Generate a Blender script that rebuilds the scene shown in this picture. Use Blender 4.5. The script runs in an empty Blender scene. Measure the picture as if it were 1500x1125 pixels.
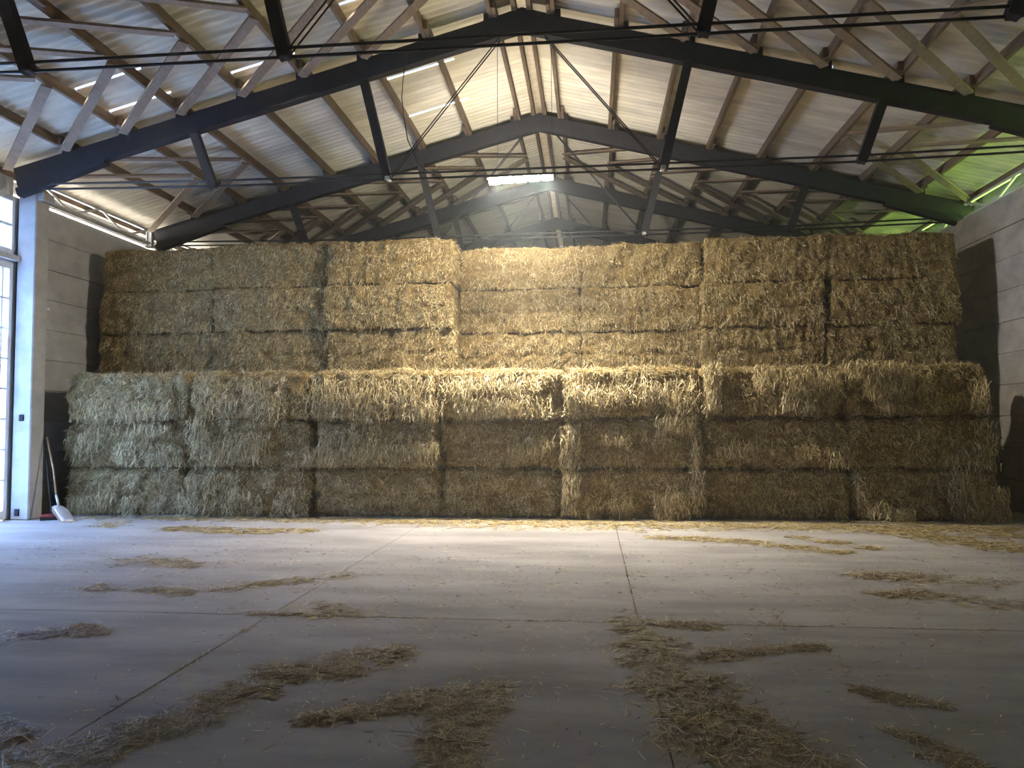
import bpy, bmesh, math
import numpy as np
from mathutils import Matrix, Vector

S = bpy.context.scene
C = S.collection
rng = np.random.default_rng(7)

# ---------------------------------------------------------------- camera
cam_d = bpy.data.cameras.new('camera'); cam = bpy.data.objects.new('camera', cam_d); C.objects.link(cam)
cam_d.sensor_width = 36.0; cam_d.lens = 1113.2 * 36 / 1500
cam_d.clip_start = 0.05; cam_d.clip_end = 400
R = Matrix.Rotation(math.radians(5.858), 4, 'Z') @ Matrix.Rotation(math.radians(90 + 2.891), 4, 'X') @ Matrix.Rotation(math.radians(-0.299), 4, 'Z')
cam.matrix_world = Matrix.Translation((0, 0, 1.731)) @ R
S.camera = cam

# ---------------------------------------------------------------- world, sun, exposure
W = bpy.data.worlds.new('sky'); S.world = W; W.use_nodes = True
nt = W.node_tree; nt.nodes.clear()
o_ = nt.nodes.new('ShaderNodeOutputWorld'); b_ = nt.nodes.new('ShaderNodeBackground'); s_ = nt.nodes.new('ShaderNodeTexSky')
s_.sky_type = 'NISHITA'; s_.sun_disc = False; s_.sun_elevation = math.radians(52); s_.sun_rotation = math.radians(-80)
s_.air_density = 1.2; s_.dust_density = 1.0
b_.inputs['Strength'].default_value = 0.40
nt.links.new(s_.outputs[0], b_.inputs['Color']); nt.links.new(b_.outputs[0], o_.inputs['Surface'])
sd = bpy.data.lights.new('sun', 'SUN'); sd.energy = 140; sd.angle = math.radians(48); sd.color = (1, .95, .87)
sun = bpy.data.objects.new('sun', sd); C.objects.link(sun)
sun.rotation_euler = Vector((.42, .36, -.83)).to_track_quat('-Z', 'Y').to_euler()
# sampling portal in the doorway added behind the camera for fill (emits nothing itself)
pd = bpy.data.lights.new('doorway_portal', 'AREA'); pd.shape = 'RECTANGLE'; pd.size = 2.4; pd.size_y = 2.6; pd.cycles.is_portal = True
po = bpy.data.objects.new('doorway_portal', pd); C.objects.link(po); po.location = (-5.6, -18.0, 1.3); po.rotation_euler = (math.radians(90), 0, 0)
LAMP = 165.0
S.view_settings.view_transform = 'Standard'; S.view_settings.look = 'None'
S.view_settings.exposure = 0.0; S.view_settings.gamma = 1.0; S.view_settings.use_curve_mapping = False

# ---------------------------------------------------------------- helpers
def tag(o, label=None, cat=None, group=None, kind=None):
    if label: o['label'] = label
    if cat: o['category'] = cat
    if group: o['group'] = group
    if kind: o['kind'] = kind
    return o
def empty(name, loc=(0, 0, 0), parent=None, **k):
    o = bpy.data.objects.new(name, None); C.objects.link(o); o.location = loc; o.empty_display_size = .2
    if parent: o.parent = parent
    return tag(o, **k)
def link(name, me, mat=None, parent=None, loc=(0, 0, 0), **k):
    if mat is not None and not me.materials: me.materials.append(mat)
    o = bpy.data.objects.new(name, me); C.objects.link(o); o.location = loc
    if parent:
        o.parent = parent
    return tag(o, **k)
def np_mesh(name, V, F, smooth=False):
    V = np.ascontiguousarray(V, dtype=np.float32); F = np.ascontiguousarray(F, dtype=np.int32)
    me = bpy.data.meshes.new(name); n = F.shape[1]
    me.vertices.add(len(V)); me.vertices.foreach_set('co', V.ravel())
    me.loops.add(F.size); me.loops.foreach_set('vertex_index', F.ravel())
    me.polygons.add(len(F)); me.polygons.foreach_set('loop_start', np.arange(0, F.size, n, dtype=np.int32))
    me.polygons.foreach_set('use_smooth', np.full(len(F), bool(smooth)))
    me.update(calc_edges=True); me.validate(); return me
BQ = np.array([[0, 3, 2, 1], [4, 5, 6, 7], [0, 1, 5, 4], [1, 2, 6, 5], [2, 3, 7, 6], [3, 0, 4, 7]])
_cache = {}
def box_me(x0, x1, y0, y1, z0, z1, mat):
    k = ('b', round(x0, 4), round(x1, 4), round(y0, 4), round(y1, 4), round(z0, 4), round(z1, 4), mat.name)
    if k not in _cache:
        V = [(x, y, z) for z in (z0, z1) for x, y in ((x0, y0), (x1, y0), (x1, y1), (x0, y1))]
        m = np_mesh('box', V, BQ); m.materials.append(mat); _cache[k] = m
    return _cache[k]
def cham_me(lx, ly, lz, c, mat):
    """block centred on its origin with chamfered edges"""
    k = ('c', round(lx, 4), round(ly, 4), round(lz, 4), c, mat.name)
    if k not in _cache:
        bm = bmesh.new(); bmesh.ops.create_cube(bm, size=1)
        for v in bm.verts: v.co = Vector((v.co.x * lx, v.co.y * ly, v.co.z * lz))
        bmesh.ops.bevel(bm, geom=bm.edges[:], offset=c, segments=1, affect='EDGES')
        m = bpy.data.meshes.new('block'); bm.to_mesh(m); bm.free(); m.materials.append(mat); _cache[k] = m
    return _cache[k]
def bar_geo(p0, p1, w, h, up=(0, 0, 1)):
    p0, p1 = Vector(p0), Vector(p1); d = (p1 - p0).normalized(); u = Vector(up)
    sx = d.cross(u).normalized(); u = sx.cross(d).normalized()
    V = []
    for p in (p0, p1):
        for a, b in ((-1, -1), (1, -1), (1, 1), (-1, 1)): V.append(p + sx * (a * w / 2) + u * (b * h / 2))
    return [tuple(v) for v in V], BQ
def bar(name, p0, p1, w, h, mat, parent=None, up=(0, 0, 1), **k):
    V, F = bar_geo(p0, p1, w, h, up); me = np_mesh(name, V, F); return link(name, me, mat, parent, **k)
def tube_geo(pts, rad, n=8):
    pts = [Vector(p) for p in pts]; V = []; F = []
    for i, p in enumerate(pts):
        d = (pts[min(i + 1, len(pts) - 1)] - pts[max(i - 1, 0)]).normalized()
        a = d.cross(Vector((0.13, 0.21, .97))).normalized()
        if a.length < .1: a = d.cross(Vector((1, 0, 0))).normalized()
        b = d.cross(a)
        r = rad[i] if hasattr(rad, '__len__') else rad
        for j in range(n):
            t = 2 * math.pi * j / n; V.append(tuple(p + (a * math.cos(t) + b * math.sin(t)) * r))
    for i in range(len(pts) - 1):
        for j in range(n):
            F.append((i * n + j, i * n + (j + 1) % n, (i + 1) * n + (j + 1) % n, (i + 1) * n + j))
    return V, F
def tube(name, pts, rad, mat, parent=None, n=8, **k):
    V, F = tube_geo(pts, rad, n)
    me = bpy.data.meshes.new(name); F = [tuple(f) for f in F] + [tuple(range(n))[::-1], tuple(range(len(V) - n, len(V)))]
    me.from_pydata(V, [], F)
    me.polygons.foreach_set('use_smooth', [True] * (len(F) - 2) + [False] * 2)
    return link(name, me, mat, parent, **k)

# ---------------------------------------------------------------- materials
def mat(name, col, rough=.8, noise=None, amount=.25, spec=.2, metal=0., bump=0., stretch=(1, 1, 1), col2=None, detail=6):
    m = bpy.data.materials.new(name); m.use_nodes = True; t = m.node_tree; p = t.nodes['Principled BSDF']
    p.inputs['Roughness'].default_value = rough; p.inputs['Specular IOR Level'].default_value = spec; p.inputs['Metallic'].default_value = metal
    p.inputs['Base Color'].default_value = (*col, 1)
    if noise:
        tc = t.nodes.new('ShaderNodeTexCoord'); mp = t.nodes.new('ShaderNodeMapping'); mp.inputs['Scale'].default_value = stretch
        ge = t.nodes.new('ShaderNodeNewGeometry')
        t.links.new(ge.outputs['Position'], mp.inputs['Vector'])
        n = t.nodes.new('ShaderNodeTexNoise'); n.inputs['Scale'].default_value = noise; n.inputs['Detail'].default_value = detail; n.inputs['Roughness'].default_value = .62
        t.links.new(mp.outputs[0], n.inputs['Vector'])
        r = t.nodes.new('ShaderNodeValToRGB'); r.color_ramp.elements[0].position = .32; r.color_ramp.elements[1].position = .68
        c2 = col2 or tuple(c * (1 - amount) for c in col)
        r.color_ramp.elements[0].color = (*c2, 1); r.color_ramp.elements[1].color = (*[min(1, c * (1 + amount * .5)) for c in col], 1)
        t.links.new(n.outputs['Fac'], r.inputs['Fac']); t.links.new(r.outputs[0], p.inputs['Base Color'])
        if bump:
            b = t.nodes.new('ShaderNodeBump'); b.inputs['Strength'].default_value = bump; b.inputs['Distance'].default_value = .02
            t.links.new(n.outputs['Fac'], b.inputs['Height']); t.links.new(b.outputs[0], p.inputs['Normal'])
    return m
def straw_mat(name, cols):
    m = bpy.data.materials.new(name); m.use_nodes = True; t = m.node_tree; p = t.nodes['Principled BSDF']
    p.inputs['Roughness'].default_value = .5; p.inputs['Specular IOR Level'].default_value = .35
    g = t.nodes.new('ShaderNodeNewGeometry'); r = t.nodes.new('ShaderNodeValToRGB'); e = r.color_ramp.elements
    while len(e) < len(cols): e.new(.5)
    for i, (pos, c) in enumerate(cols): e[i].position = pos; e[i].color = (*c, 1)
    t.links.new(g.outputs['Random Per Island'], r.inputs['Fac']); t.links.new(r.outputs[0], p.inputs['Base Color'])
    return m
M = {}
M['floor'] = mat('floor_concrete', (.36, .335, .315), .82, 1.1, .34, bump=.25, spec=.25, detail=12, stretch=(.45, 1.5, 1))
M['subfloor'] = mat('joint_filler', (.13, .12, .11), .95, 30, .3)
M['panel'] = mat('wall_concrete', (.42, .39, .345), .85, 2.2, .3, bump=.3, stretch=(1, 1, 1.6), detail=8)
M['panel_l'] = mat('wall_concrete_pale', (.46, .455, .44), .85, 2.0, .24, bump=.25, stretch=(1, 1, 1.4), detail=8)
M['mortar'] = mat('dark_mortar', (.16, .15, .135), .95, 12, .3)
M['rafter'] = mat('dark_steel', (.04, .038, .04), .8, 8, .3, spec=.12)
M['rod'] = mat('black_rod', (.025, .024, .025), .5, 20, .3, spec=.35)
M['galv'] = mat('galvanised_steel', (.55, .55, .54), .5, 14, .2, spec=.5)
M['purlin'] = mat('purlin_wood', (.20, .145, .10), .8, 5, .35, stretch=(6, .6, 6), bump=.2)
M['brace'] = mat('brace_wood', (.27, .2, .145), .8, 6, .3, stretch=(3, 1, 3), bump=.2)
M['sheet'] = mat('fibre_cement', (.74, .675, .54), .88, 1.7, .26, stretch=(.5, 2.2, .5), spec=.15, detail=7)
M['cap'] = mat('ridge_cement', (.5, .45, .37), .85, 6, .25)
M['clad'] = mat('grey_cladding', (.33, .34, .36), .7, 2, .15)
M['white'] = mat('white_paint', (.78, .8, .82), .45, 5, .1, spec=.4)
M['straw_body'] = mat('packed_straw', (.26, .18, .072), .95, 26, .6, stretch=(1.5, 1, .6), bump=.9, spec=.1, detail=10)  # darker than the stems: shade of gaps between them put into the colour
M['straw'] = straw_mat('straw_stems', [(0, (.12, .082, .036)), (.35, (.34, .25, .11)), (.75, (.60, .47, .225)), (1, (.86, .75, .47))])
M['chaff'] = straw_mat('loose_straw_stems', [(0, (.16, .115, .07)), (.45, (.36, .275, .165)), (.8, (.56, .45, .28)), (1, (.82, .74, .56))])
M['grass'] = mat('grass', (.20, .38, .085), .9, 3, .3)
M['gravel'] = mat('pale_gravel', (.68, .70, .73), .9, 9, .2)
M['red'] = mat('red_plastic', (.33, .05, .045), .6, 15, .3)
M['bristle'] = mat('dark_bristles', (.05, .03, .03), .8, 60, .4)
M['handle'] = mat('wooden_handle', (.36, .25, .14), .6, 8, .3, stretch=(4, 4, .6))
M['alu'] = mat('worn_aluminium', (.62, .62, .63), .42, 9, .18, metal=.55, spec=.5)
M['dark'] = mat('dark_plastic', (.03, .03, .035), .5)
def pane_mat():
    m = bpy.data.materials.new('frosted_pane'); m.use_nodes = True; t = m.node_tree; t.nodes.clear()
    o = t.nodes.new('ShaderNodeOutputMaterial'); a = t.nodes.new('ShaderNodeBsdfTranslucent'); a.inputs['Color'].default_value = (.50, .66, .95, 1)
    d = t.nodes.new('ShaderNodeBsdfDiffuse'); d.inputs['Color'].default_value = (.42, .52, .68, 1)
    x = t.nodes.new('ShaderNodeMixShader'); x.inputs[0].default_value = .12
    n = t.nodes.new('ShaderNodeTexNoise'); n.inputs['Scale'].default_value = 2
    t.links.new(a.outputs[0], x.inputs[1]); t.links.new(d.outputs[0], x.inputs[2]); t.links.new(x.outputs[0], o.inputs['Surface'])
    return m
M['pane'] = pane_mat()
def lens_mat():
    m = bpy.data.materials.new('lamp_lens'); m.use_nodes = True; t = m.node_tree; t.nodes.clear()
    o = t.nodes.new('ShaderNodeOutputMaterial'); e = t.nodes.new('ShaderNodeEmission')
    e.inputs['Color'].default_value = (1, .93, .79, 1); e.inputs['Strength'].default_value = LAMP
    t.links.new(e.outputs[0], o.inputs['Surface']); return m
M['lens'] = lens_mat()

# ---------------------------------------------------------------- dimensions
XR_, SL = -1.10, .258                      # ridge line, roof slope
XL, XW = -10.70, 7.95                      # inner faces of the long walls
FY = [8.27, 12.76, 17.25, 21.74, 26.24, 30.73]
H = [.5, 1.65, 2.75, 3.85, 4.95, 6.08, 7.15, 8.25, 9.35]
Y0, Y1 = -18.0, 35.2
zr_bot = lambda h: 8.47 - SL * h           # rafter underside
zr_top = lambda h: 8.82 - SL * h
zs = lambda h: 8.82 + .17 + .028 - SL * h  # mid plane of the corrugated sheets

# ---------------------------------------------------------------- ground outside
def plane(name, x0, x1, y0, y1, z, m, **k):
    return link(name, np_mesh(name, [(x0, y0, z), (x1, y0, z), (x1, y1, z), (x0, y1, z)], [[0, 1, 2, 3]]), m, **k)
plane('yard_ground', -70, -10.9, -60, 90, -.03, M['gravel'], kind='structure', label='pale gravel yard outside the left wall')
plane('lawn_ground', 8.15, 70, -60, 90, -.03, M['grass'], kind='structure', label='green lawn outside the right wall')
plane('apron_ground', -10.9, 8.15, -60, Y0 - .2, -.03, M['gravel'], kind='structure', label='pale gravel apron before the added fill doorway')

# ---------------------------------------------------------------- floor of cast slabs
fl = empty('floor', kind='structure', label='grey concrete barn floor cast in large slabs')
link('subfloor', box_me(-10.9, 8.15, Y0, Y1, -.3, -.022, M['subfloor']), None, fl)
xs = [-10.9, -2.9, .4, 8.15]; ys = [Y0, -.3, 6.72, 13.9, 21, 28, Y1]
for i in range(len(xs) - 1):
    for j in range(len(ys) - 1):
        lx, ly = xs[i + 1] - xs[i] - .007, ys[j + 1] - ys[j] - .007
        link('slab', cham_me(lx, ly, .12, .004, M['floor']), None, fl, ((xs[i] + xs[i + 1]) / 2, (ys[j] + ys[j + 1]) / 2, -.06))

# ---------------------------------------------------------------- long walls
COURSE = .602
def panels(parent, xin, side, y0, y1, z0, z1, m, name='panel', skip=()):
    n = round((z1 - z0) / COURSE); hgt = (z1 - z0) / n
    for k in range(n):
        if k in skip: continue
        th = .07 if z0 + hgt * (k + 1) > 6 else .18
        link(name, cham_me(th, y1 - y0 - .008, hgt - .007, .006, m), None, parent,
             (xin + side * (th / 2 + .006 * ((k * 7 + int(y0)) % 3)), (y0 + y1) / 2, z0 + hgt * (k + .5)))
wr = empty('wall_right', (XW, 14, 0), kind='structure', label='right wall of long horizontal concrete planks')
wr.location = (0, 0, 0)
link('mortar_core', box_me(XW + .05, XW + .17, Y0, Y1, 0, 5.4, M['mortar']), None, wr)
yy = [Y0, -9.5, -5.2, -.72, 3.77] + FY + [Y1]
for a, b in zip(yy[:-1], yy[1:]): panels(wr, XW, 1, a, b, 0, 6.02, M['panel'])
wl = empty('wall_left', kind='structure', label='left wall of pale concrete panels beside the glazed door')
DY0, DY1 = 9.1, 12.93                      # the door opening
for a, b in ((Y0, -.72), (-.72, 3.77), (3.77, 8.3), (8.3, DY0)): panels(wl, XL, -1, a, b, 0, 6.02, M['panel_l'])
link('mortar_core', box_me(XL - .17, XL - .05, Y0, DY0 - .02, 0, 5.4, M['mortar']), None, wl)
link('mortar_core', box_me(XL - .17, XL - .05, 13.0, Y1, 0, 5.4, M['mortar']), None, wl)
panels(wl, XL, -1, 13.0, 17.25, 0, 6.02, M['panel_l'])
for a, b in zip(FY[2:], FY[3:] + [Y1]): panels(wl, XL, -1, a, b, 0, 6.02, M['panel_l'])
for yc, rr in ((13.99, .034), (14.62, .024), (15.27, .018)):
    tube('bolt_cap', [(XL - .02, yc, 4.02), (XL + .012, yc, 4.02), (XL + .02, yc, 4.02)], [rr, rr, rr * .7], M['white'], wl, 12, label='small round white cap on the concrete panel')
link('lintel', box_me(XL - .18, XL, DY0, 13.0, 5.97, 6.35, M['panel_l']), None, wl)
# outer cladding strips that hang outside the eaves (open below)
for a, b in zip([Y0] + FY, FY + [Y1]):
    link('cladding', box_me(XL - .36, XL - .34, a, b, 6.19, 6.42, M['clad']), None, wl)
    link('cladding', box_me(XW + .40, XW + .42, a, b, 6.24, 6.49, M['clad']), None, wr)

# gable ends
def prism_y(name, poly, y0, y1, m, parent):
    n = len(poly); V = [(x, y0, z) for x, z in poly] + [(x, y1, z) for x, z in poly]
    F = [tuple(range(n)), tuple(range(2 * n - 1, n - 1, -1))] + [(i, i + n, (i + 1) % n + n, (i + 1) % n) for i in range(n)]
    me = bpy.data.meshes.new(name); me.from_pydata(V, [], F); me.update(); return link(name, me, m, parent)
wb = empty('wall_back', kind='structure', label='far gable wall of the barn')
gz = lambda x: 8.93 - SL * abs(x - XR_)
prism_y('gable', [(XL - .2, 0), (XW + .2, 0), (XW + .2, gz(XW + .2)), (XR_, 8.93), (XL - .2, gz(XL - .2))], Y1, Y1 + .2, M['panel'], wb)
wf = empty('wall_front', kind='structure', label='near gable wall behind the viewer with an added doorway for daylight fill')
ox0, ox1, oz = -6.8, -4.4, 2.6  # unseen opening, added and sized to let in sky fill
prism_y('gable', [(XL - .2, 0), (ox0, 0), (ox0, gz(ox0)), (XL - .2, gz(XL - .2))], Y0 - .2, Y0, M['panel'], wf)
prism_y('gable', [(ox0, oz), (ox1, oz), (ox1, gz(ox1)), (ox0, gz(ox0))], Y0 - .2, Y0, M['panel'], wf)
prism_y('gable', [(ox1, 0), (XW + .2, 0), (XW + .2, gz(XW + .2)), (XR_, 8.93), (ox1, gz(ox1))], Y0 - .2, Y0, M['panel'], wf)

# ---------------------------------------------------------------- ceiling: corrugated sheets, ridge caps, purlins, braces
ce = empty('ceiling', kind='structure', label='pitched roof of corrugated grey-brown sheets on wooden purlins')
PW, NW = .177, 5; WID = PW * NW; OV = .05; AMP = .025
ROWS = [(.10, 2.75), (2.75, 4.95), (4.95, 7.15), (7.15, 10.5)]
SLOTS = {(-1, 2, 0), (-1, 2, 1), (-1, 1, 1), (-1, 0, 3), (-1, 0, 2), (-1, 0, 5), (-1, 0, 0), (-1, 1, -3), (-1, 2, -3)}   # slope, row, column (gap at its near edge)
YC = 11.3; hole = (5.20, 12.99)
def sheet_geo(s, row, variant, ycol):
    h0, h1 = ROWS[row]; h1o = h1 + .09 if row < 3 else h1
    nu = NW * 6 + 2; us = np.linspace(0, WID + OV, nu)
    vs = [h0, (h0 + h1) / 2 - .02, h1o] if variant != 'hole' else [h0, hole[0] - .03, hole[0] + .03, h1o]
    V = []; F = []
    for v in vs:
        f = (v - h0) / (h1o - h0)
        for u in us:
            V.append((s * (v - h0), u, zs(v) - zs(h0) - AMP * math.cos(2 * math.pi * u / PW) + .004 * f + .009 * (1 - u / WID)))
    for j in range(len(vs) - 1):
        for i in range(nu - 1):
            if variant == 'slot' and j == 1 and us[i + 1] > WID - .02: continue
            if variant == 'hole' and j == 1 and abs(ycol + (us[i] + us[i + 1]) / 2 - hole[1]) < .03: continue
            a = j * nu + i; q = (a, a + 1, a + nu + 1, a + nu); F.append(q if s < 0 else q[::-1])
    return V, F
cols = range(-5, 23)
for s in (-1, 1):
    for r, (h0, h1) in enumerate(ROWS):
        for c in cols:
            yc = YC + c * WID
            var = 'slot' if (s, r, c + 1) in SLOTS else ('hole' if s == 1 and h0 < hole[0] < h1 and yc <= hole[1] < yc + WID else 'full')
            k = ('s', s, r, var)
            if k not in _cache:
                V, F = sheet_geo(s, r, var, yc); me = np_mesh('roof_sheet', V, F, True); me.materials.append(M['sheet']); _cache[k] = me
            link('roof_sheet', _cache[k], None, ce, (XR_ + s * h0, yc, zs(h0)))
    # the sheets before and beyond the ones in view, joined
    for ya, yb in ((Y0 - .4, YC - 5 * WID + .03), (YC + 23 * WID - .01, Y1 + .3)):
        nu = int((yb - ya) / PW * 4); us = np.linspace(ya, yb, nu); V = []; F = []
        for v in (.1, 10.5):
            for u in us: V.append((XR_ + s * v, u, zs(v) + .008 - AMP * math.cos(2 * math.pi * (u - YC) / PW)))
        for i in range(nu - 1): F.append((i, i + 1, nu + i + 1, nu + i) if s < 0 else (i, nu + i, nu + i + 1, i + 1))
        link('roof_sheeting', np_mesh('roof_sheeting', V, F, True), M['sheet'], ce, kind='stuff')
# ridge caps
V = []; F = []
for i, y in enumerate((0, .5, .93)):
    for j in range(9):
        t = math.pi * j / 8; rr = (.165, .16, .15)[i]; V.append((rr * math.cos(t), y, .13 * math.sin(t)))
for i in range(2):
    for j in range(8): a = i * 9 + j; F.append((a, a + 1, a + 10, a + 9))
cap = np_mesh('ridge_cap', V, F, True); cap.materials.append(M['cap'])
for c in range(-5, 23): link('ridge_cap', cap, None, ce, (XR_, YC + c * WID, zs(.1) - .005))
link('ridge_strip', box_me(XR_ - .2, XR_ + .2, Y0, YC - 5 * WID, zs(.1) + .05, zs(.1) + .1, M['cap']), None, ce)
link('ridge_strip', box_me(XR_ - .2, XR_ + .2, YC + 23 * WID, Y1, zs(.1) + .05, zs(.1) + .1, M['cap']), None, ce)
# purlins: planks lapped at every truss
PB = [(Y0, FY[0], 0)] + [(a, b, i + 1) for i, (a, b) in enumerate(zip(FY, FY[1:] + [Y1]))]
LINES = [(s, h) for h in [.13] + H for s in (-1, 1)]
for s, h in LINES:
    if h > 9 and s < 0: h = 9.72
    for a, b, i in PB:
        off = .038 if i % 2 else -.038
        hh = h + (off if h > .2 else off * .2)
        L = (b - a) + .85 if b < Y1 else (b - a)
        if h > 9: w, t = .09, .15
        else: w, t = .07, .165
        z = zr_top(h) + .002 + t / 2 + (.165 - t)
        link('purlin', cham_me(w, L, t, .005, M['purlin']), None, ce, (XR_ + s * hh, a - .42 + L / 2 if a > Y0 else a + L / 2, z))
# chevron braces nailed below the purlins
def chev(bay, kk):
    ya, yb = FY[bay], FY[bay + 1]; ym = (ya + yb) / 2
    for s in (-1, 1):
        for k in kk:
            ha, hb = H[k], H[k + 2]
            za, zb = zr_top(ha) - .05, zr_top(hb) - .05
            for ye, off in ((ya + .22, -.12), (yb - .22, .12)):
                bar('brace', (XR_ + s * ha, ym + off, za + .02 * (k % 2)), (XR_ + s * hb, ye, zb + .02 * (k % 2)), .15, .04, M['brace'], ce)
chev(0, range(0, 7)); chev(1, (5, 6)); chev(2, range(0, 7)); chev(3, (5,)); 
for k in (0,): pass

# ---------------------------------------------------------------- roof trusses
TL = ['roof truss nearest the viewer, its double tie rods crossing the top of the photo',
      'dark roof truss directly above the lit lamp',
      'second roof truss behind the lamp, resting over the back row of bales',
      'third roof truss, its apex just right below the lamp',
      'fourth roof truss, low above the back bales',
      'fifth and farthest roof truss glimpsed over the bales']
TZ = 6.01
def truss(y, lab):
    t = empty('roof_truss', (0, 0, 0), label=lab, cat='roof truss', group='roof trusses')
    for s in (-1, 1):
        zc = lambda h: 8.645 - SL * h
        bar('rafter', (XR_, y, zc(0)), (XR_ + s * 9.3, y, zc(9.3)), .17, .35, M['rafter'], t)
        bar('haunch', (XR_ + s * 7.6, y, zr_bot(7.6) + .02), (XR_ + s * 9.28, y, zr_bot(9.28) - .1), .16, .16, M['rafter'], t)
        for hi in ((2.82, 2.36), (5.95, 5.55)):
            bar('strut', (XR_ + s * hi[0], y, zr_bot(hi[0]) + .1), (XR_ + s * hi[1], y, TZ - .06), .13, .15, M['rafter'], t, up=(1, 0, 0))
            link('strut_shoe', cham_me(.09, .15, .07, .01, M['galv'] if hi[0] < 3 and y > 9 else M['rafter']), None, t, (XR_ + s * hi[1], y, TZ - .03))
        for dy in (-.05, .05):
            tube('diagonal_rod', [(XR_ + s * .33, y + dy, zr_bot(.33) + .05), (XR_ + s * 2.32, y + dy, TZ)], .011, M['rod'], t, 6)
        for h in H[:-1]:
            link('cleat', cham_me(.09, .15, .17, .006, M['rafter']), None, t, (XR_ + s * (h + .12), y, zr_top(h + .12) + .06))
    for dz, dy in ((.045, -.03), (-.035, .03)):
        tube('tie_rod', [(XR_ - 9.25, y + dy, TZ + dz + .08), (XR_ - 5.5, y + dy, TZ + dz), (XR_ + 5.5, y + dy, TZ + dz), (XR_ + 9.2, y + dy, TZ + dz + .08)], .019, M['rod'], t, 6)
    prism_y('ridge_gusset', [(XR_ - .75, 8.62), (XR_ - .75, 8.33), (XR_, 8.42), (XR_ + .75, 8.33), (XR_ + .75, 8.62), (XR_, 8.85)], y - .105, y - .085, M['rafter'], t)
    return t
for y, lab in zip(FY, TL): truss(y, lab)

# ---------------------------------------------------------------- eave lattice girders and posts
def lattice(x, y0, y1, lab, ph):
    t = empty('lattice_girder', (0, 0, 0), label=lab, cat='girder', group='eave lattice girders')
    zb, zt = 6.075, 6.38
    for dx in (-.03, .03): bar('bottom_chord', (x + dx, y0, zb), (x + dx, y1, zb), .035, .05, M['galv'], t)
    bar('top_chord', (x, y0, zt), (x, y1, zt), .06, .05, M['galv'], t)
    n = max(1, int(round((y1 - y0) / 1.85))); st = (y1 - y0) / n
    for i in range(n):
        ya = y0 + i * st
        bar('diagonal', (x, ya + .05, zt), (x, ya + st * .43, zb), .045, .035, M['galv'], t, up=(1, 0, 0))
        bar('diagonal', (x, ya + st * .52, zb), (x, ya + st * .97, zt), .045, .035, M['galv'], t, up=(1, 0, 0))
        link('gusset', cham_me(.012, .16, .09, .002, M['galv']), None, t, (x + .02, ya + st * .47, zb + .01))
lattice(-10.52, 13.5, 17.1, 'pale steel lattice girder on the left wall behind the glazed door', 0)
lattice(-10.52, 17.4, 21.6, 'steel lattice girder on the left wall just above the back bales', 0)
lattice(8.10, 13.0, 17.1, 'pale steel lattice girder along the top of the right wall', 0)
lattice(8.10, 17.4, 21.6, 'steel lattice girder on the right wall beyond the bales', 0)
def post(x, y, z0, lab):
    t = empty('steel_post', (x, y, z0), label=lab, cat='post', group='short steel posts under the eaves')
    for dx in (-.06, .06): link('flange', cham_me(.02, .12, 6.5 - z0, .003, M['galv']), None, t, (dx, 0, (6.5 - z0) / 2))
    link('web', cham_me(.1, .015, 6.5 - z0, .003, M['galv']), None, t, (0, 0, (6.5 - z0) / 2))
    link('end_plate', cham_me(.2, .18, .02, .003, M['galv']), None, t, (0, 0, .01))
post(8.08, 17.28, 6.02, 'short pale steel post on top of the right wall')
post(-10.6, 17.28, 6.02, 'short pale steel post above left end of the back bales')
post(8.08, 12.78, 6.02, 'short steel post on the right wall at the lamp truss')

# ---------------------------------------------------------------- left pillar, door, window above it
p = empty('concrete_pillar', (-10.36, 13.12, 0), label='square concrete pillar between glazed door and left wall', cat='pillar')
link('shaft', cham_me(.36, .36, 6.1, .02, M['panel_l']), None, p, (0, 0, 3.05))
link('socket_box', cham_me(.09, .03, .13, .008, M['dark']), None, p, (-.04, -.19, .14), label='small dark box low on the pillar')
link('hook_plate', cham_me(.10, .02, .12, .01, M['rafter']), None, p, (.0, -.188, 1.86))
link('corbel', cham_me(.5, .3, .16, .02, M['panel_l']), None, p, (.05, 0, 5.98))
d1 = empty('door_1', (0, 0, 0), kind='structure', label='tall white barred glazed door at the left edge')
XD = -10.62
def vbar(par, y, z0, z1, w, dx=0, d=.06, name='stile'): link(name, cham_me(d, w, z1 - z0, .006, M['white']), None, par, (XD + dx, y, (z0 + z1) / 2))
def hbar(par, y0, y1, z, hh, dx=0, d=.06, name='rail'): link(name, cham_me(d, y1 - y0, hh, .006, M['white']), None, par, (XD + dx, (y0 + y1) / 2, z))
vbar(d1, DY1 - .05, .02, 4.72, .09); vbar(d1, DY0 + .05, .02, 4.72, .09)
link('header', cham_me(.1, DY1 - DY0, .22, .006, M['white']), None, d1, (XD - .04, (DY0 + DY1) / 2, 4.80)); link('jamb', cham_me(.1, .16, 5.95, .006, M['white']), None, d1, (XD - .06, DY1 + .03, 2.98))
hbar(d1, DY0 + .1, DY1 - .1, .10, .16); hbar(d1, DY0 + .1, DY1 - .1, 4.66, .12)
for y in (DY1 - .25, DY1 - .70, DY1 - 1.2, DY1 - 1.7, DY1 - 2.2, DY1 - 2.7, DY1 - 3.2, DY1 - 3.6): vbar(d1, y, .18, 4.6, .04, .005, .05, 'mullion')
for k in range(1, 8): hbar(d1, DY0 + .1, DY1 - .1, .18 + k * .553, .04, .012, .05, 'glazing_bar')
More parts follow.
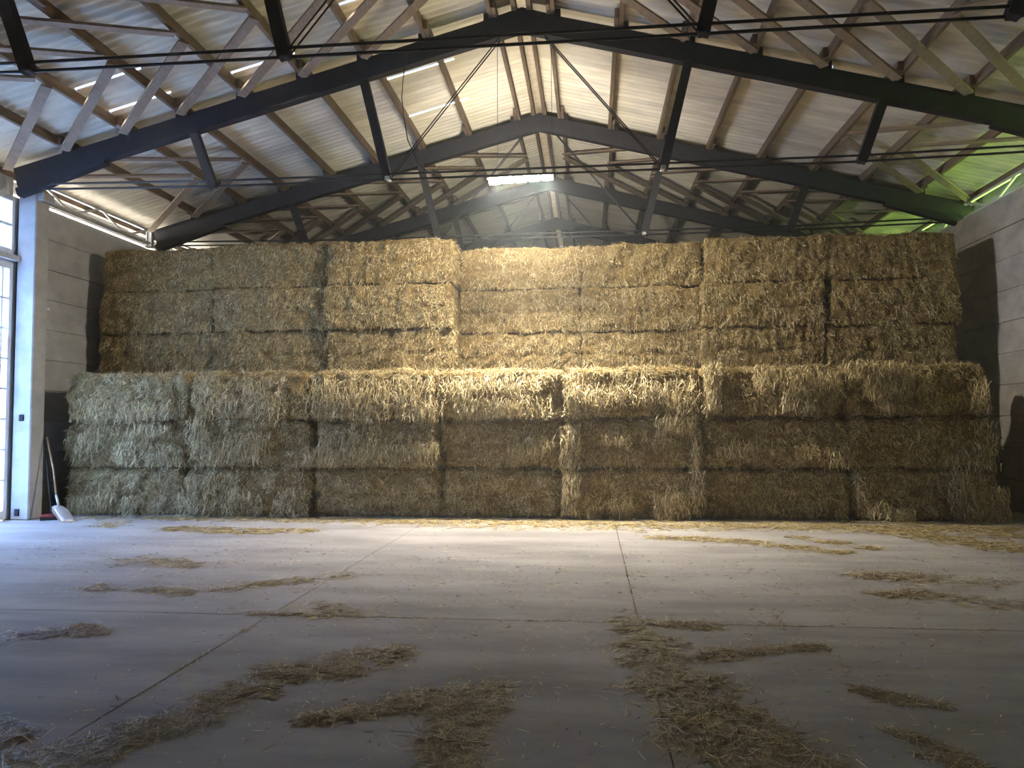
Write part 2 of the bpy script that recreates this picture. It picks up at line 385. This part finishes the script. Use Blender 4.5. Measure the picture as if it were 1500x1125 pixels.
for k in range(8):
    for a, b in zip([DY0 + .1] + [DY1 - q for q in (3.6, 3.2, 2.7, 2.2, 1.7, 1.2, .70, .25)], [DY1 - q for q in (3.6, 3.2, 2.7, 2.2, 1.7, 1.2, .70, .25)] + [DY1 - .1]):
        link('pane', cham_me(.012, b - a - .01, .54, .001, M['pane']), None, d1, (XD - .01, (a + b) / 2, .18 + (k + .5) * .553))
vbar(d1, DY1 - .16, 3.4, 3.95, .025, .09, .03, 'handle')
bar('slide_rail', (XD + .12, DY0 - .2, 4.80), (XD + .12, 13.2, 4.80), .06, .1, M['galv'], d1)
w1 = empty('window_1', (0, 0, 0), kind='structure', label='white framed window strip above the glazed door')
vbar(w1, DY1 - .03, 4.88, 5.97, .07, name='frame_post'); vbar(w1, DY0 + .04, 4.88, 5.97, .08, name='frame_post')
for z, hh in ((4.93, .1), (5.42, .05), (5.92, .1)): hbar(w1, DY0 + .08, DY1 - .07, z, hh, name='frame_rail')
for y in (DY1 - 1.0, DY1 - 1.95, DY1 - 2.9): vbar(w1, y, 4.98, 5.87, .05, name='mullion')
for z0, z1 in ((4.98, 5.395), (5.445, 5.87)):
    e_ = [DY1 - .07, DY1 - 1.0, DY1 - 1.95, DY1 - 2.9, DY0 + .08]
    for a, b in zip(e_[1:], e_[:-1]): link('pane', cham_me(.012, b - a - .05, z1 - z0, .001, M['pane']), None, w1, (XD - .01, (a + b) / 2, (z0 + z1) / 2))

# ---------------------------------------------------------------- straw bales
def sines(P, seed, wl, n=7):
    r = np.random.default_rng(seed); o = np.zeros(len(P))
    for _ in range(n):
        d = r.normal(size=3); d /= np.linalg.norm(d); w = r.uniform(*wl); o += np.sin(P @ d * 2 * np.pi / w + r.uniform(0, 6.28))
    return o / math.sqrt(n)
def bale_body(w, d, h, seed, nx=52, ny=14, nz=22, lump=.022, r=.085):
    V = []; F = []; base = 0
    def face(o, a, b, na, nb):
        nonlocal base
        g = np.array([[np.array(o) + np.array(a) * i / na + np.array(b) * j / nb for i in range(na + 1)] for j in range(nb + 1)]).reshape(-1, 3)
        V.append(g)
        i, j = np.meshgrid(np.arange(na), np.arange(nb)); k = (j * (na + 1) + i).ravel() + base
        F.append(np.stack([k, k + 1, k + na + 2, k + na + 1], 1)); base += len(g)
    x, y = w / 2, d / 2
    face((-x, -y, 0), (w, 0, 0), (0, 0, h), nx, nz); face((x, -y, 0), (0, d, 0), (0, 0, h), ny, nz)
    face((x, y, 0), (-w, 0, 0), (0, 0, h), nx // 3, nz // 2); face((-x, y, 0), (0, -d, 0), (0, 0, h), ny, nz)
    face((-x, -y, h), (w, 0, 0), (0, d, 0), nx, ny); face((-x, y, 0), (w, 0, 0), (0, -d, 0), nx // 3, ny // 2)
    V = np.concatenate(V); F = np.concatenate(F)
    c = np.array([0, 0, h / 2]); hs = np.array([x, y, h / 2])
    P = V - c; inn = np.clip(P, -(hs - r), hs - r); q = P - inn; L = np.linalg.norm(q, axis=1, keepdims=True); q = np.where(L > 1e-6, q / np.maximum(L, 1e-6), 0)
    P = inn + q * r
    n = q.copy(); dom = np.argmax(np.abs(V - c) / hs, axis=1); bare = L[:, 0] < 1e-6
    n[bare] = 0; n[bare, dom[bare]] = np.sign(P[bare, dom[bare]])
    disp = lump * sines(P, seed, (.28, .8)) + .015 * sines(P, seed + 1, (.09, .2), 9)
    # pressed wads standing side by side along the bale, seam at half height
    wx = P[:, 0] + .05 * sines(P, seed + 2, (.4, .9), 4)
    wads = np.abs(np.sin(wx * np.pi / .17)) - .6
    seam = -np.exp(-((P[:, 2] + .02 + .03 * sines(P, seed + 3, (.5, 1.2), 3)) / .035) ** 2)
    side = np.abs(n[:, 1])
    disp += side * (.013 * wads + .03 * seam + .02 * (1 - (P[:, 2] / (h / 2)) ** 2))
    top = n[:, 2] > .5; disp = np.where(top, disp * .5, disp); bot = n[:, 2] < -.5; disp = np.where(bot, 0, disp)
    P = P + n * disp[:, None] + c
    P[:, 2] += (P[:, 2] / h) * .02 * sines(P * np.array([1, .4, 0]), seed + 7, (.4, 1.1), 5)
    P[:, 2] = np.maximum(P[:, 2], .004)
    return P, F
def ribbons(P, D, Nn, ln, wd, curl=None, flat=False):
    """one thin two-segment stem per point"""
    D = D / np.linalg.norm(D, axis=1, keepdims=True)
    S_ = np.cross(D, Nn); S_ /= np.maximum(np.linalg.norm(S_, axis=1, keepdims=True), 1e-6)
    h_ = (ln / 2)[:, None]; w = (wd / 2)[:, None]
    a, b = P - D * h_, P + D * h_; m = P + Nn * (ln * .035)[:, None]
    if curl is not None: b = b + curl; 
    if flat:
        k = np.arange(len(P))[:, None] * 4
        return np.stack([a - S_ * w, a + S_ * w, b + S_ * w * .7, b - S_ * w * .7], 1).reshape(-1, 3), k + np.array([0, 1, 2, 3])
    V = np.stack([a - S_ * w, a + S_ * w, m - S_ * w, m + S_ * w, b - S_ * w * .6, b + S_ * w * .6], 1).reshape(-1, 3)
    k = np.arange(len(P))[:, None] * 6
    F = np.stack([k + [0, 1, 3, 2], k + [2, 3, 5, 4]], 1).reshape(-1, 4)
    return V, F
def stems_on(P, F, n, seed, wfront=1., wtop=.6, wside=.7, long=1., vert=1.1):
    r = np.random.default_rng(seed)
    a, b, c, d = (P[F[:, i]] for i in range(4))
    N = np.cross(c - a, d - b); A = np.linalg.norm(N, axis=1); N = N / np.maximum(A, 1e-9)[:, None]
    wt = A * (wfront * np.clip(-N[:, 1], 0, 1) + wtop * np.clip(N[:, 2], 0, 1) + wside * np.abs(N[:, 0]) + .0)
    # thinner and thicker stretches of loose stems
    mid = (a + c) / 2
    wt *= np.clip(.75 + .55 * sines(mid, seed + 5, (.2, .55), 6), .12, 2)
    f = r.choice(len(F), n, p=wt / wt.sum()); u, v = r.random((2, n, 1))
    p = (a[f] * (1 - u) + b[f] * u) * (1 - v) + (d[f] * (1 - u) + c[f] * u) * v
    nn = N[f]
    t = r.normal(size=(n, 3)); t[:, 2] = t[:, 2] * (1 + vert) ; t -= nn * (t * nn).sum(1, keepdims=True); t /= np.linalg.norm(t, axis=1, keepdims=True)
    lift = np.abs(r.normal(0, .3, (n, 1))) + .02
    t[:, 2] = np.where(np.abs(nn[:, 2]) < .5, -np.abs(t[:, 2]) , t[:, 2])
    D = t + nn * lift
    ln = r.uniform(.03, .10, n) * long * r.choice([1, 1, 1, 1.7], n); wd = r.uniform(.004, .0105, n)
    p = p + D * (ln * .38)[:, None]
    nr = nn + .5 * r.normal(size=(n, 3)); nr /= np.linalg.norm(nr, axis=1, keepdims=True)
    cu = np.zeros((n, 3)); cu[:, 2] = -ln * .05
    return ribbons(p, D, nr, ln, wd, cu, True)
def tuft(cx, cz, sx, sz, n, seed, yf, out=.21, spray=.55):
    """stems that have worked loose and hang out of the face"""
    r = np.random.default_rng(seed)
    g = np.clip(r.normal(0, 1, (2, n)), -1.7, 1.7)
    p = np.stack([cx + g[0] * sx, yf - out * r.random(n) - .01, cz + g[1] * sz], 1)
    D = np.stack([r.normal(0, .55, n), -np.abs(r.normal(0, spray, n)), r.normal(-.7, .55, n)], 1)
    nr = np.stack([r.normal(0, .5, n), -np.ones(n) * .7, r.normal(.75, .5, n)], 1); nr /= np.linalg.norm(nr, axis=1, keepdims=True)
    ln = r.uniform(.06, .17, n); cu = np.zeros((n, 3)); cu[:, 2] = -ln * .3
    return ribbons(p, D, nr, ln, r.uniform(.006, .013, n), cu)
ORD = ['leftmost', 'second from left', 'third from left', 'middle', 'third from right', 'second from right', 'rightmost']
# (column, row) -> loose tufts on the front stack: x, z, spread x, spread z, count  (world metres)
TUFTS = {(5, 2): [(3.1, 2.5, .12, .1, 200, .3), (3.62, 2.3, .17, .19, 1300, .36), (3.75, 2.1, .12, .12, 400, .3), (4.15, 2.3, .1, .14, 550, .32), (2.15, 2.35, .08, .22, 650, .32)],
         (6, 2): [(5.05, 2.42, .2, .16, 1300, .36), (5.1, 2.15, .12, .13, 500, .34), (4.75, 2.6, .18, .08, 500, .34), (5.6, 2.35, .12, .12, 280, .3), (6.6, 2.15, .08, .16, 200, .3)],
         (2, 1): [(-4.85, 1.12, .22, .07, 500), (-4.2, 1.13, .25, .06, 600), (-3.5, 1.16, .25, .08, 650), (-3.0, 1.2, .15, .1, 300), (-4.1, 1.4, .5, .1, 250)],
         (2, 2): [(-4.8, 2.2, .25, .18, 500), (-4.1, 2.15, .25, .2, 500), (-3.3, 2.2, .25, .2, 500), (-3.0, 1.95, .2, .1, 250)],
         (3, 2): [(-1.9, 1.98, .3, .09, 500), (-2.2, 2.35, .3, .12, 300), (-1.2, 2.0, .3, .1, 300), (-1.4, 2.4, .3, .12, 250)],
         (3, 1): [(-1.25, 1.22, .14, .07, 200), (-.9, 1.3, .14, .1, 180)],
         (4, 2): [(.1, 2.2, .3, .1, 350), (1.0, 2.25, .3, .12, 350), (1.7, 2.1, .2, .2, 250), (-.3, 2.2, .1, .2, 250)],
         (4, 1): [(1.5, 1.66, .2, .08, 420), (.45, 1.4, .15, .05, 90), (-.35, 1.3, .1, .2, 380), (1.85, 1.2, .06, .2, 150)],
         (4, 0): [(1.4, .22, .17, .13, 700), (.5, .25, .12, .1, 130), (-.35, .5, .09, .2, 330), (1.85, .5, .08, .2, 220), (-.1, .25, .15, .12, 200)],
         (5, 1): [(2.5, 1.2, .17, .08, 190), (4.3, 1.15, .12, .1, 160), (2.8, 1.25, .2, .08, 100)],
         (6, 1): [(6.7, 1.3, .12, .22, 260), (6.3, 1.05, .2, .1, 120)],
         (6, 0): [(6.3, .6, .15, .13, 420), (6.75, .3, .13, .16, 800), (6.45, .2, .2, .13, 400), (5.25, .1, .13, .06, 260), (4.9, .2, .1, .08, 60)],
         (0, 1): [(-9.6, 1.4, .2, .13, 260), (-8.6, 1.3, .18, .16, 420), (-8.0, 1.15, .2, .1, 300), (-8.2, 1.62, .2, .06, 260)],
         (0, 2): [(-9.3, 2.0, .3, .1, 260), (-8.4, 1.98, .3, .1, 260)],
         (0, 0): [(-9.6, .2, .16, .1, 160), (-9.2, .3, .12, .1, 140), (-8.7, .2, .1, .1, 80)],
         (1, 2): [(-6.0, 2.15, .22, .25, 420), (-6.8, 2.1, .3, .2, 260)],
         (1, 1): [(-7.3, 1.5, .14, .2, 260), (-6.3, 1.3, .22, .14, 330), (-6.9, 1.2, .2, .12, 220)],
         (1, 0): [(-7.3, .35, .2, .2, 420), (-6.6, .3, .3, .15, 260), (-5.5, .3, .2, .15, 160)]}
FX = [[-10.10, -7.66, -5.13, -2.72, -.53, 2.03, 4.50, 6.97], [-10.08, -7.59, -5.16, -2.74, -.46, 1.97, 4.46, 6.90], [-10.05, -7.53, -5.20, -2.77, -.45, 1.97, 4.41, 6.82]]
FYF = [[13.78, 13.72, 13.80, 13.82, 13.76, 13.84, 13.83], [13.76, 13.72, 13.78, 13.82, 13.78, 13.84, 13.84], [13.70, 13.67, 13.66, 13.71, 13.73, 13.83, 13.85]]
ROWN = ['bottom', 'middle', 'top']
LOOK = {(5, 2): ', bright tufts atop', (6, 2): ', large pale tuft hanging', (2, 1): ', with straw ledge',
        (4, 0): ', tuft spilling onto floor', (6, 0): ', frayed at its right corner', (0, 0): ', in shade beside the shovel'}
BH = .895
def make_bale(x0, x1, yf, z0, seed, lab, grp, nst, tufts=(), lump=.022, tilt=0., depth=1.16, gap=.075, r=.12, bh=.897, **kw):
    w = x1 - x0 - gap; t = empty('straw_bale', ((x0 + x1) / 2, yf + depth / 2, z0), label=lab, cat='straw bale', group=grp)
    t.rotation_euler = (0, 0, tilt)
    P, F = bale_body(w, depth, bh, seed, lump=lump, r=r)
    link('body', np_mesh('bale_body', P, F, True), M['straw_body'], t)
    V, G = stems_on(P, F, nst, seed + 11, **kw)
    link('loose_stems', np_mesh('bale_stems', V, G), M['straw'], t, kind='stuff')
    if tufts:
        Vs = []; Gs = []; k = 0
        for i, (cx, cz, sx, sz, n, *ot) in enumerate(tufts):
            v, g = tuft(cx - (x0 + x1) / 2, cz - z0, sx, sz, int(n * 1.5), seed * 13 + i, -depth / 2 - .02, out=ot[0] * 1.15 if ot else .22); Vs.append(v); Gs.append(g + k); k += len(v)
        V = np.concatenate(Vs); V[:, 2] = np.maximum(V[:, 2], .01 - z0)
        link('straw_tufts', np_mesh('bale_tufts', V, np.concatenate(Gs)), M['straw'], t, kind='stuff')
    return t
for r in range(3):
    for c in range(7):
        lab = f'{ORD[c]} straw bale in the {ROWN[r]} row of front stack' + LOOK.get((c, r), '')
        make_bale(FX[r][c], FX[r][c + 1], FYF[r][c], .9 * r + (.003 if r == 0 else 0), 100 + r * 17 + c * 5, lab, 'straw bales of the front stack', 15000,
                  TUFTS.get((c, r), ()), lump=.036, tilt=[.012, -.01, .008, -.014, .01, -.006, .012, -.012][(c * 3 + r * 5) % 8], wtop=1.3 if r == 2 else .25)
# back stack, six high; its lower rows stand behind the front one
BX = [(-10.34, -7.86), (-7.84, -5.38), (-5.33, -2.72), (-2.69, -.19), (-.17, 2.24), (2.30, 4.66), (4.72, 7.13)]
BY = [15.12, 15.08, 14.93, 15.62, 15.58, 15.45, 15.48]
BS = [[.0, .0, .02, .0, .03, -.06, -.05], [.0, .02, -.03, .0, .0, -.04, .05], [.02, .0, .0, .02, .03, .05, .0]]
BR = ['second row above the front stack', 'first row above the front stack', 'top row']
for c in range(7):
    for r in range(3, 6):
        dx = BS[r - 3][c]
        dzz = {0: .05, 1: .08}.get(c, 0)
        nm = {3: 'lowest visible row', 4: 'middle visible row', 5: 'top row'}[r]
        dz = {0: .05, 1: .08, 2: .05, 3: -.02, 4: -.02, 5: .02, 6: .02}[c]
        make_bale(BX[c][0] + dx, BX[c][1] + dx, BY[c] + (.03 if r % 2 else 0) + (.04 if c == 2 and r == 3 else 0), r * (.9 + dz / 6), 700 + r * 31 + c * 7,
                  f'{ORD[c]} straw bale in the {nm} of the taller back stack', 'straw bales of the back stack', 13000, (), lump=.02, wtop=1.3 if r == 5 else .2, long=.85, vert=1.2, depth=1.18, gap=-.015, r=.055, bh=.9 + dz / 6)
P, F = bale_body(2.38, 1.14, .885, 5, 20, 8, 10); hid = np_mesh('hidden_bale', P, F, True); hid.materials.append(M['straw_body'])
for c in range(7):
    for r in range(3):
        dz = {0: .05, 1: .08, 2: .05, 3: -.02, 4: -.02, 5: .02, 6: .02}[c]
        o = empty('straw_bale', ((BX[c][0] + BX[c][1]) / 2, BY[c] + .6, r * (.9 + dz / 6)), label='straw bale in the lower rows of back stack, hidden behind front stack', cat='straw bale', group='hidden bales of the back stack')
        link('body', hid, None, o)

# ---------------------------------------------------------------- lamp bar hung under the second truss
lp = empty('lamp_bar', (-1.205, 13.53, 6.134), label='bright white lamp bar hanging below the roof truss above the bales', cat='lamp')
lp.rotation_euler = (0, math.radians(-2.5), 0)
link('housing', cham_me(1.24, .035, .03, .006, M['white']), None, lp, (0, 0, .065))
for k in range(5):
    x = -.48 + k * .24
    link('led_module', cham_me(.205, .12, .085, .012, M['lens']), None, lp, (x, 0, 0))
    if k < 4: link('divider', cham_me(.012, .15, .06, .002, M['dark']), None, lp, (x + .12, 0, .03))
for tilt, watt, spr, xo, fx in ((0, 440, 106, 0, -4), (-55, 120, 112, -.4, 0), (55, 125, 112, .4, 0), (0, 150, 130, 0, 105)):
    al = bpy.data.lights.new('led_beam', 'AREA'); al.shape = 'RECTANGLE'; al.size = 1.1 if tilt == 0 else .12; al.size_y = .11 if fx < 90 else .06; al.energy = watt
    al.spread = math.radians(spr); al.color = (1, .93, .80)
    ao = bpy.data.objects.new('led_beam', al); C.objects.link(ao); ao.parent = lp
    ao.location = (xo, .07 if fx > 90 else 0, 0 if fx > 90 else (-.05 if tilt == 0 else -.095)); ao.rotation_euler = (math.radians(fx), math.radians(-tilt), 0)
for s in (-.42, .57): tube('hanger', [(s, 0, .08), (s + .112, .0, 2.62)], .005, M['dark'], lp, 6)
tube('hanging_cable', [(-3.05, 12.6, 8.22), (-3.11, 12.6, 8.0), (-3.16, 12.6, 7.65), (-3.18, 12.6, 7.35), (-3.15, 12.6, 7.05), (-3.08, 12.62, 6.6), (-2.9, 12.65, 6.2), (-2.75, 12.7, 6.06)], .009, M['rod'], None, 6,
     label='thin dark cable hanging from the truss left of the ridge', cat='cable')

# ---------------------------------------------------------------- shovel, broom by the left pillar
sh = empty('shovel', (-9.5, 12.9, 0), label='aluminium scoop shovel leaning beside the left pillar', cat='shovel')
tip = Vector((-9.24, 12.76, .012)); top = Vector((-10.12, 13.29, 1.5)); neck = Vector((-9.66, 13.0, .30))
ax = (neck - tip); bl = ax.length; ax.normalize(); sd_ = Vector((.5, .86, 0)).normalized(); sd_ = (sd_ - ax * sd_.dot(ax)).normalized(); nn = ax.cross(sd_)
V = []; F = []; nu, nv = 9, 8
for th in (0, .006):
    for j in range(nv + 1):
        v = j / nv; wid = .135 * (1 if v < .75 else 1 - (v - .75) * 1.6)
        for i in range(nu):
            u = -1 + 2 * i / (nu - 1); dish = .035 * abs(u) ** 3 + (.03 * max(0, v - .8) / .2)
            V.append(tuple(tip - sh.location + ax * (v * bl) + sd_ * (u * wid) - nn * (dish * -1) + nn * th))
m0 = nu * (nv + 1)
for k in range(2):
    for j in range(nv):
        for i in range(nu - 1):
            a = k * m0 + j * nu + i; q = (a, a + 1, a + nu + 1, a + nu); F.append(q if k else q[::-1])
for j in range(nv):
    for i in (0, nu - 1): a = j * nu + i; F.append((a, a + nu, a + nu + m0, a + m0))
for i in range(nu - 1):
    for j in (0, nv): a = j * nu + i; F.append((a, a + 1, a + 1 + m0, a + m0))
link('blade', np_mesh('blade', V, F, True), M['alu'], sh)
L0 = sh.location
tube('socket', [neck - ax * .06 - L0, neck + (top - neck).normalized() * .16 - L0], .021, M['alu'], sh)
tube('shaft', [neck + (top - neck) * .08 - L0, neck + (top - neck) * .5 + Vector((.03, .0, -.01)) - L0, top - L0], .016, M['handle'], sh)
br = empty('broom', (-9.75, 13.0, 0), label='broom with red head on the floor by the pillar and dark stick', cat='broom')
link('head', cham_me(.40, .07, .05, .012, M['red']), None, br, (0, 0, .085)).rotation_euler = (0, 0, .5)
link('bristles', cham_me(.38, .085, .062, .006, M['bristle']), None, br, (0, 0, .032)).rotation_euler = (0, 0, .5)
tube('stick', [(-.02, .0, .1), (-.40, .27, 1.45)], .012, M['dark'], br)

# ---------------------------------------------------------------- loose straw on the floor
TAKEN = []
def floor_straw(name, paths, n, lab, seed, lay=.016, ln=(.03, .12), m='chaff', wd=(.003, .007)):
    """paths: list of polylines [(x, y, radius), ...]; stems are scattered around them"""
    r = np.random.default_rng(seed); segs = []
    for p in paths:
        if len(p) == 1: p = [p[0], (p[0][0] + .01, p[0][1], p[0][2])]
        for a, b in zip(p[:-1], p[1:]): segs.append((a, b))
    A = np.array([s[0] for s in segs], float); B = np.array([s[1] for s in segs], float)
    wt = (np.hypot(*(B - A)[:, :2].T) + .5 * A[:, 2]) * (A[:, 2] + B[:, 2]); m4 = n * 5; k = r.choice(len(segs), m4, p=wt / wt.sum()); t = r.random((m4, 1))
    Q = A[k] * (1 - t) + B[k] * t; off = r.normal(0, .85, (m4, 2)); P = np.zeros((m4, 3)); P[:, :2] = Q[:, :2] + off * Q[:, 2:3]
    dens = .7 * sines(P, seed, (.25, .7), 6) + .6 * sines(P, seed + 50, (.07, .2), 8); keep = np.argsort(-(dens - .42 * (off ** 2).sum(1) + r.normal(0, .75, m4) + (r.random(m4) < .05) * 2.0))[:n]; P = P[keep]; off = off[keep]
    core = np.exp(-.5 * (off ** 2).sum(1)); P[:, 2] = .003 + r.random(n) * lay * core * np.clip(.6 + .5 * dens[keep], .1, 1.6)
    P = P[(P[:, 1] < 13.75) & (P[:, 0] < 7.75) & (P[:, 0] > -10.3)]; n = len(P)
    th = r.uniform(0, 2 * np.pi, n); D = np.stack([np.cos(th), np.sin(th), np.abs(r.normal(0, .16, n))], 1)
    Nn = np.stack([r.normal(0, .35, n), r.normal(0, .35, n), np.ones(n)], 1); Nn /= np.linalg.norm(Nn, axis=1, keepdims=True)
    l = r.uniform(*ln, n) * r.choice([.6, 1, 1, 1.5], n)
    V, F = ribbons(P, D, Nn, l, r.uniform(*wd, n)); V[:, 2] = np.maximum(V[:, 2], .002)
    return link(name, np_mesh(name, V, F), M[m], None, label=lab, cat='straw', kind='stuff')
floor_straw('loose_straw', [[(-9.3, 13.35, .22), (-4, 13.2, .35), (-1.9, 13.05, .5), (.5, 12.95, .5), (3, 13.0, .45), (5, 12.9, .55), (7.3, 13.0, .5)], [(-8, 13.5, .15), (0, 13.5, .18), (6.9, 13.5, .18)]], 36000, 'golden strip of loose straw along the foot of the front bales', 1, m='straw', wd=(.005, .009))
floor_straw('loose_straw', [[(4.6, 12.7, .3), (5.4, 11.3, .38), (5.6, 10.9, .25)], [(6.2, 12.2, .5)]], 9000, 'golden loose straw on the floor before the rightmost bales', 2, m='straw', wd=(.005, .008))
floor_straw('loose_straw', [[(.9, 11.6, .15), (1.6, 11.5, .25), (2.3, 11.2, .18), (3.3, 10.4, .16)], [(3.0, 11.8, .14), (3.8, 10.8, .16)]], 5200, 'thin golden streaks of straw on the floor right of centre', 3, m='straw', wd=(.005, .008))
floor_straw('loose_straw', [[(-7.0, 12.1, .22), (-5.6, 11.8, .25), (-4.5, 11.9, .2)], [(-8.4, 12.6, .3), (-8.1, 12.2, .15)]], 5000, 'golden straw streak on the floor before the left bales', 4, m='straw', wd=(.005, .008))
floor_straw('loose_straw', [[(.3, 6.78, .10), (.45, 6.2, .16), (.45, 5.6, .17), (.6, 5.0, .22), (.7, 4.55, .24), (.85, 4.0, .25), (1.2, 3.85, .14)], [(.35, 6.72, .12), (1.05, 6.62, .09)], [(.7, 5.75, .12), (1.2, 5.95, .09), (1.75, 6.15, .06)]], 24000, 'large brown straw trail running along the joint right of centre', 5)
floor_straw('loose_straw', [[(-.6, 5.05, .13), (-1.1, 4.72, .14), (-1.65, 4.38, .07)], [(-.72, 4.8, .14), (-.78, 4.3, .13), (-.72, 3.8, .13)]], 12000, 'hooked brown straw trail in the foreground centre', 6)
floor_straw('loose_straw', [[(-1.4, 5.75, .1), (-1.75, 5.4, .2), (-2.1, 5.2, .17), (-2.25, 4.7, .14), (-2.43, 4.25, .16), (-2.72, 3.8, .18), (-3.0, 3.6, .14)]], 15000, 'brown straw trail sweeping to the lower left corner', 7)
floor_straw('loose_straw', [[(-4.8, 5.75, .16), (-4.4, 6.1, .14), (-4.1, 6.0, .1)], [(-3.5, 4.2, .1), (-3.15, 4.0, .08)]], 2600, 'brown straw patch at the left edge of the floor', 8)
floor_straw('loose_straw', [[(2.8, 8.0, .1), (3.4, 8.0, .2), (3.7, 7.6, .25), (4.2, 7.5, .2)], [(3.0, 8.9, .2), (4.2, 8.7, .3)]], 4600, 'brown straw patch on the floor by the right edge', 9)
floor_straw('loose_straw', [[(1.68, 5.18, .05), (1.9, 5.05, .08), (2.08, 4.92, .06)]], 1400, 'small oblong straw wisp in the right foreground', 10)
floor_straw('loose_straw', [[(1.68, 4.5, .06), (1.8, 4.2, .08), (1.95, 4.0, .06)]], 1300, 'small straw wisp near the lower right corner', 11)
floor_straw('loose_straw', [[(-5.3, 7.7, .2), (-4.2, 7.5, .16), (-2.8, 8.4, .16)], [(-3.1, 6.75, .08), (-2.1, 6.68, .1), (-2.6, 7.2, .15)], [(-6, 9.2, .25), (-4.6, 9.0, .2)]], 4200, 'thin straw streaks on the floor left of centre', 12, lay=.012)
floor_straw('loose_straw', [[(-2.9, 3.9, .025), (-2.9, 6.6, .03)], [(.4, 6.8, .02), (.4, 11, .03)], [(-3, 6.72, .02), (.3, 6.72, .03), (4, 6.72, .02)]], 1000, 'straw bits lying in the slab joints', 13, lay=.004, ln=(.02, .06))
floor_straw('loose_straw', [[(-8, 10, 1.4), (-4, 9, 1.8), (0, 8.6, 1.8), (3, 9, 1.8), (6, 10, 1.2)], [(-3.2, 4.6, .8), (0, 4.5, 1.0), (2.2, 4.8, .9)], [(-3, 7, 1.2), (0, 6, 1), (3, 6.5, 1.2)]], 8000, 'single stems scattered all over the concrete floor', 14, lay=.003, ln=(.015, .06), m='straw', wd=(.004, .009))

# ---------------------------------------------------------------- haze added to the barn air, stands in for lens glow
hz = bpy.data.materials.new('glow_haze'); hz.use_nodes = True; t = hz.node_tree; t.nodes.clear()
o = t.nodes.new('ShaderNodeOutputMaterial'); v = t.nodes.new('ShaderNodeVolumeScatter')
v.inputs['Color'].default_value = (.86, .93, 1, 1); v.inputs['Density'].default_value = .0065; v.inputs['Anisotropy'].default_value = .45
t.links.new(v.outputs[0], o.inputs['Volume'])
hm = box_me(-11.75, 9.55, Y0 - .5, Y1 + .5, -.2, 9.4, hz)
link('glow_haze', hm, None, None, kind='stuff', label='thin haze added to the barn air in place of lens glow', cat='haze')
